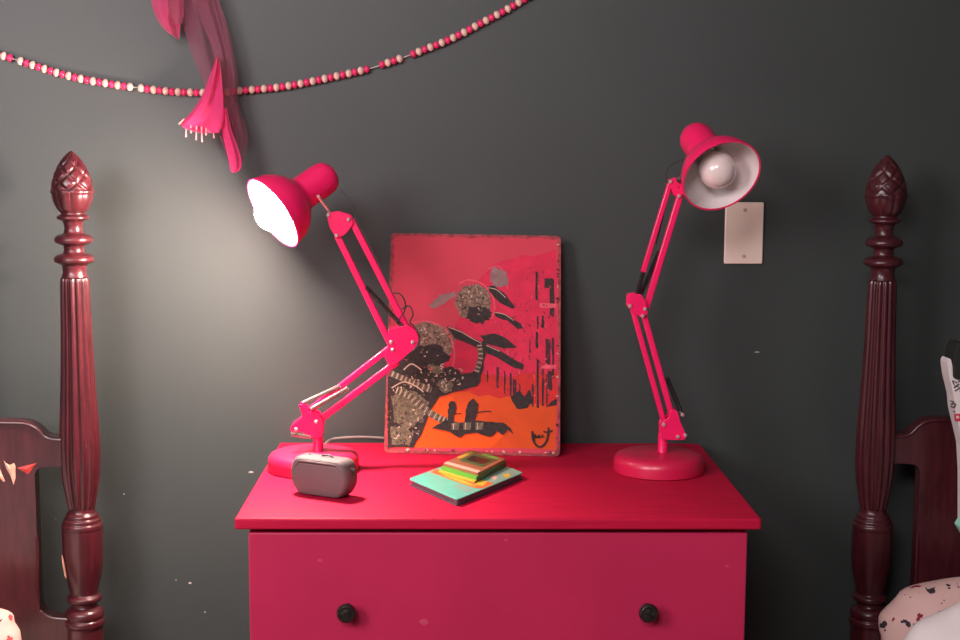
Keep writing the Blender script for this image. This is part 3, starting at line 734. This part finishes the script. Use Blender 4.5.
def bed(sign_, px, py0, label, x_leg):
    post_x = PY(px, py0, YP).x
    w = 1.05
    root = thing('four_poster_bed', label, 'bed', (post_x+sign_*w/2, -1.0, 0), 'mahogany beds either side of the chest of drawers')
    post, T = bedpost(root, px, py0)
    # the other head post and two foot posts: same mesh, out of the picture
    def cp(dx, dy):
        o = post.copy(); COL.objects.link(o); o.parent = root; o.location = (dx, dy, 0)
        for ch in post.children:
            c = ch.copy(); COL.objects.link(c); c.parent = o
    cp(sign_*w, 0)
    # headboard: scrolled top, side notch between board and post, bottom rail
    z = lambda y: T.z-(y-py0)*.001757
    ofs = [(14, 431), (26, 430), (33, 427), (40, 420), (48, 415.5), (60, 414), (90, 414)]
    dn = [(14, 459), (41, 461), (44, 466), (44, 600), (41, 607), (32, 613), (22, 615), (14, 615.5)]
    X = lambda d: post_x + sign_*d*K
    xe = post_x + sign_*w
    Xm = lambda d: xe - sign_*d*K
    # build as a single outline going round both sides with open notches
    upc = smoothpath([(X(d), z(y), 0) for d, y in ofs], 5)
    mx = 2*(post_x+sign_*w/2)
    out = [Vector((p.x, 0, p.y)) for p in upc] + [Vector((mx-p.x, 0, p.y)) for p in upc[::-1]]
    left = [Vector((X(d), 0, z(y))) for d, y in ((41, 461), (44, 466), (44, 530), (44, 600), (41.5, 607), (36, 612), (28, 614.5), (14, 615.5))]
    cols = [(14, 431, 460, 615.5), (20, 430.6, 460, 615), (26, 430, 460, 614.5), (30, 428.8, 460.5, 613.8), (33, 427, 460.5, 612.8), (36, 424, 461, 611.6), (38, 421.8, 461.5, 610), (40, 420, 462, 608), (42, 418.6, 464, 605), (44, 417.4, 468, 600)]
    bm = bmesh.new(); yf, yb = YP-.012, YP+.014
    def quadcol(d0, t0, b0, d1, t1, b1, fx):
        prism(bm, [Vector((fx(d0), yb, t0)), Vector((fx(d1), yb, t1)), Vector((fx(d1), yb, b1)), Vector((fx(d0), yb, b0))], (0, yf-yb, 0))
    fm = lambda d: mx-X(d)
    for fx in (X, fm):
        for a, b in zip(cols, cols[1:]):
            quadcol(a[0], z(a[1]), z(a[2]), b[0], z(b[1]), z(b[2]), fx)
            quadcol(a[0], z(a[3]), .28, b[0], z(b[3]), .28, fx)
        for d0, t0, d1, t1 in ((44, 417.4, 48, 415.5), (48, 415.5, 54, 414.4), (54, 414.4, 60, 414)):
            quadcol(d0, z(t0), .28, d1, z(t1), .28, fx)
    prism(bm, [Vector((X(60), yb, z(414))), Vector((fm(60), yb, z(414))), Vector((fm(60), yb, .28)), Vector((X(60), yb, .28))], (0, yf-yb, 0))
    bmesh.ops.remove_doubles(bm, verts=bm.verts[:], dist=1e-5)
    hb = obj('headboard', bm, M_MAH, root)
    mo = bmesh.new(); tube(mo, [Vector((p.x, YP-.013, p.z-.004)) for p in out], .0028, 8)
    obj('moulding', mo, M_MAH, hb, smooth=True)
    mo = bmesh.new(); tube(mo, smoothpath([Vector((p.x, YP-.013, p.z)) for p in left[2:]], 4), .0030, 8)
    obj('moulding', mo, M_MAH, hb, smooth=True)
    x0, x1 = sorted((X(16), Xm(16)))
    for xx in (x0, x1):
        obj('side_rail', nb(xx-.014, xx+.014, -1.99, YP-.02, .26, .38), M_MAH, root, bevel=.003)
    obj('foot_rail', nb(x0, x1, -2.0, -1.97, .26, .38), M_MAH, root, bevel=.003)
    for xx in (x0, x1):
        obj('leg', lathe(bmesh.new(), (xx, -1.98, 0), (0, 0, 1), [(0, .02), (.05, .03), (.25, .035), (.45, .035), (.47, .02)], 24), M_MAH, root, smooth=True)
    mt = nb(x0+.03, x1-.03, -1.95, YP-.03, .32, .44)
    obj('mattress', mt, M_SHEET, root, bevel=.03)
    return root, post, hb, T, x0, x1
bedL, postL, hbL, TL, lx0, lx1 = bed(-1, 71, 151, 'dark mahogany bed left of the chest, its carved post pink in the lamp light', 0)
bedR, postR, hbR, TR, rx0, rx1 = bed(1, 887.5, 155, 'dark mahogany bed right of the chest, its carved post in deep shade', 0)
# splintered patches of raw wood on the left headboard and post
Yh = YP-.0125
def chip(pts, m, par, Y=Yh, t=-.0022):
    c = bmesh.new(); q = [PY(x, y, Y) for x, y in pts]; cen = sum(q, Vector())/len(q)+Vector((0, t*1.6, 0))
    vs = [c.verts.new(p) for p in q]; ct = c.verts.new(cen)
    for i in range(len(vs)): c.faces.new((vs[i], vs[(i+1) % len(vs)], ct))
    c.faces.new(vs[::-1])
    o = obj('splinter', c, m, par); o['label'] = 'pale chipped wood'
chip([(3.5, 460), (6, 463), (9.5, 465), (14, 463), (15.5, 466), (15.5, 478), (13.5, 485), (10.5, 476), (6, 468)], M_RAW, hbL)
chip([(0, 469), (2.5, 475), (5, 481), (3.5, 482), (-3, 476), (-8, 470)], M_RAW, hbL)
chip([(17, 468), (26, 465.5), (37, 463), (33, 467), (30, 472), (27, 474.5), (24.5, 472), (20, 470)], M_REDW, hbL)
pc = PY(83.5, 571, YP)
chip([(61.5, 554), (63.5, 559), (65.5, 568), (66.8, 579), (64.5, 576), (62.3, 565)], M_RAW, postL, YP-.027)
adopt(bedL); adopt(bedR)

# ------------------------------------------------------------------ pillows and cloth
def pillow(name, label, cat, px, py, Y, w, h, d, tilt, m, lean=.25, nx=3.0, seed=1, corner=None, group=None):
    """px,py = photo position of the upper inner corner region; w,h,d half sizes"""
    rnd = random.Random(seed)
    c = PY(px, py, Y); bm = bmesh.new(); N = 72; Kk = 24; rings = []
    def sp(v, e): return math.copysign(abs(v)**e, v)
    for i in range(Kk+1):
        phh = -math.pi/2+math.pi*i/Kk; cr = abs(math.cos(phh))**.62; sr = sp(math.sin(phh), 1.0)
        ring = []
        for k in range(N):
            th = 2*math.pi*k/N
            wr = 1+.018*math.sin(th*5+seed)+.012*math.sin(th*11+seed*2)
            X = w*sp(math.cos(th), 2/nx)*cr*wr; Z = h*sp(math.sin(th), 2/nx)*cr*wr
            Yy = d*sr*(1+.08*math.sin(X*40+seed)+.06*math.sin(Z*55))
            ring.append(bm.verts.new((X, Yy, Z)))
        rings.append(ring)
    for i in range(Kk):
        for k in range(N): bm.faces.new((rings[i][k], rings[i][(k+1) % N], rings[i+1][(k+1) % N], rings[i+1][k]))
    bmesh.ops.remove_doubles(bm, verts=bm.verts[:], dist=1e-5)
    bmesh.ops.transform(bm, matrix=Matrix.Rotation(tilt, 4, 'Y') @ Matrix.Rotation(-lean, 4, 'X'), verts=bm.verts[:])
    zmin = min(v.co.z for v in bm.verts)
    o = obj(name, bm, m, None, smooth=True, angle=180); o.location = c
    tag(o, label, cat, group)
    return o, zmin
MZ = .44
def seat(o, zmin, keep_top=True): pass
def top_pillow(name, label, cat, left_px, top_px, Y, w, h, d, tilt, m, seed, nx=3.0, lean=.10):
    o, _ = pillow(name, label, cat, 480, 300, Y, w, h, d, tilt, m, lean, nx, seed)
    xs = [v.co.x for v in o.data.vertices]; zs = [v.co.z for v in o.data.vertices]
    ztop = PY(left_px[0], top_px, Y).z
    hh = max(zs)-min(zs)
    # scale the height so that the pillow stands on the mattress
    s_ = (ztop-MZ)/hh
    for v in o.data.vertices: v.co.z *= s_
    zs = [v.co.z for v in o.data.vertices]
    if left_px[1] > 0: x = PY(left_px[0], 640, Y).x - min(xs)
    else: x = PY(left_px[0], 640, Y).x - max(xs)
    o.location = (x, Y, ztop-max(zs))
    return o
top_pillow('pillow', 'floral printed pillow behind the plain white pillow on the right bed', 'pillow', (878, 1), 578.5, -.25, .26, .15, .055, .0, M_FLORAL, 3, 2.5)
top_pillow('pillow', 'plain white pillow in front of the floral pillow on the right bed', 'pillow', (900, 1), 592, -.41, .24, .14, .060, .0, M_SHEET, 5, 2.1)
top_pillow('pillow', 'peach floral pillow corner on the left bed by the bedpost', 'pillow', (21, -1), 605, -.26, .26, .15, .055, .0, M_FLORALL, 4, 3.4)

# white printed cloth with black collar at the right edge, hung on a wall peg beyond the picture
YC = -.20
cl = thing('printed_shirt', 'white shirt with black and red print and a black collar', 'shirt', tuple(PY(985, 345, YC)))
def slabpx(pts, Y, t, m, nm, par, bv=.006, rr=.006):
    q = rounded([PY(x, y, Y) for x, y in pts], rr, 4)
    return obj(nm, prism(bmesh.new(), q, (0, t, 0)), m, par, bevel=bv)
slabpx([(940, 359), (943.5, 354.5), (947, 372), (960, 377), (1020, 377), (1050, 360), (1075, 375), (1060, 420), (1050, 540), (965, 540), (957.5, 520), (957.5, 470), (956, 441), (952, 424), (948, 408), (946.5, 392), (942, 374)], YC, -.035, M_SHEET, 'body', cl)
slabpx([(945, 375), (944.5, 357), (946.5, 344), (950, 338.5), (953, 340), (955, 338.5), (962, 345), (1010, 345), (1025, 378), (960, 379), (955, 376)], YC+.002, -.044, M_BLACK, 'collar', cl)
sl = slabpx([(954, 523), (960, 514), (1000, 512), (1000, 545), (962, 536)], YC-.003, -.036, M_MINT, 'hem_trim', cl, .003, .003)
bm = bmesh.new()
for pts in ([(952.5, 381), (954.5, 386), (953, 380.5), (957, 383)], [(954, 388), (959, 384)], [(955, 391), (960, 388), (956.5, 386)], [(960, 392), (964, 386)], [(950, 401), (953.5, 401.5), (950.5, 405), (955, 403)], [(950.5, 406.5), (954, 407.5), (956, 404)], [(953.5, 411), (954.5, 412)], [(958, 382), (961, 380), (962, 385)]):
    tube(bm, [PY(x, y, YC-.0355) for x, y in pts], .0011, 6)
obj('lettering', bm, M_LABELK, cl)
slabpx([(954, 414), (962, 413.5), (962, 421), (954.5, 421)], YC-.0350, -.0015, M_LABELR, 'red_patch', cl, 0, .001)
slabpx([(956, 415.7), (959, 415.7), (959, 418.5), (956, 418.5)], YC-.0364, -.0008, M_BW, 'patch_centre', cl, 0, .0008)
adopt(cl)
pg = PY(1000, 362, YC+.02)
bm = tube(bmesh.new(), [Vector((pg.x, WY, pg.z+.004)), Vector((pg.x, -.10, pg.z+.002)), Vector((pg.x, YC+.01, pg.z-.002)), Vector((pg.x, YC-.02, pg.z+.02))], .007, 12)
o = obj('wall_peg', bm, M_STEEL, None, smooth=True); tag(o, 'steel peg on the wall carrying the white printed shirt', 'peg')

# ------------------------------------------------------------------ lights
def area(name, loc, target, size, power, col, spread=180):
    l = bpy.data.lights.new(name, 'AREA'); l.shape = 'DISK'; l.size = size; l.energy = power; l.color = col; l.spread = R(spread)
    o = bpy.data.objects.new(name, l); COL.objects.link(o); o.location = loc
    o.rotation_euler = (Vector(target)-Vector(loc)).to_track_quat('-Z', 'Y').to_euler()
    return o
area('room_lamp', (-1.45, -2.2, 1.75), (-.25, 0, 1.0), .9, 37, (1, .87, .90))
area('ceiling_lamp', (-.5, -3.0, 2.35), (-.1, -.6, .8), .9, 52, (1, .86, .90))
S.world = bpy.data.worlds.new('world'); S.world.use_nodes = True
S.world.node_tree.nodes['Background'].inputs[0].default_value = (.02, .02, .02, 1)
S.view_settings.view_transform = 'Standard'; S.view_settings.look = 'None'
S.view_settings.exposure = 0.0; S.view_settings.gamma = 1; S.view_settings.use_curve_mapping = False
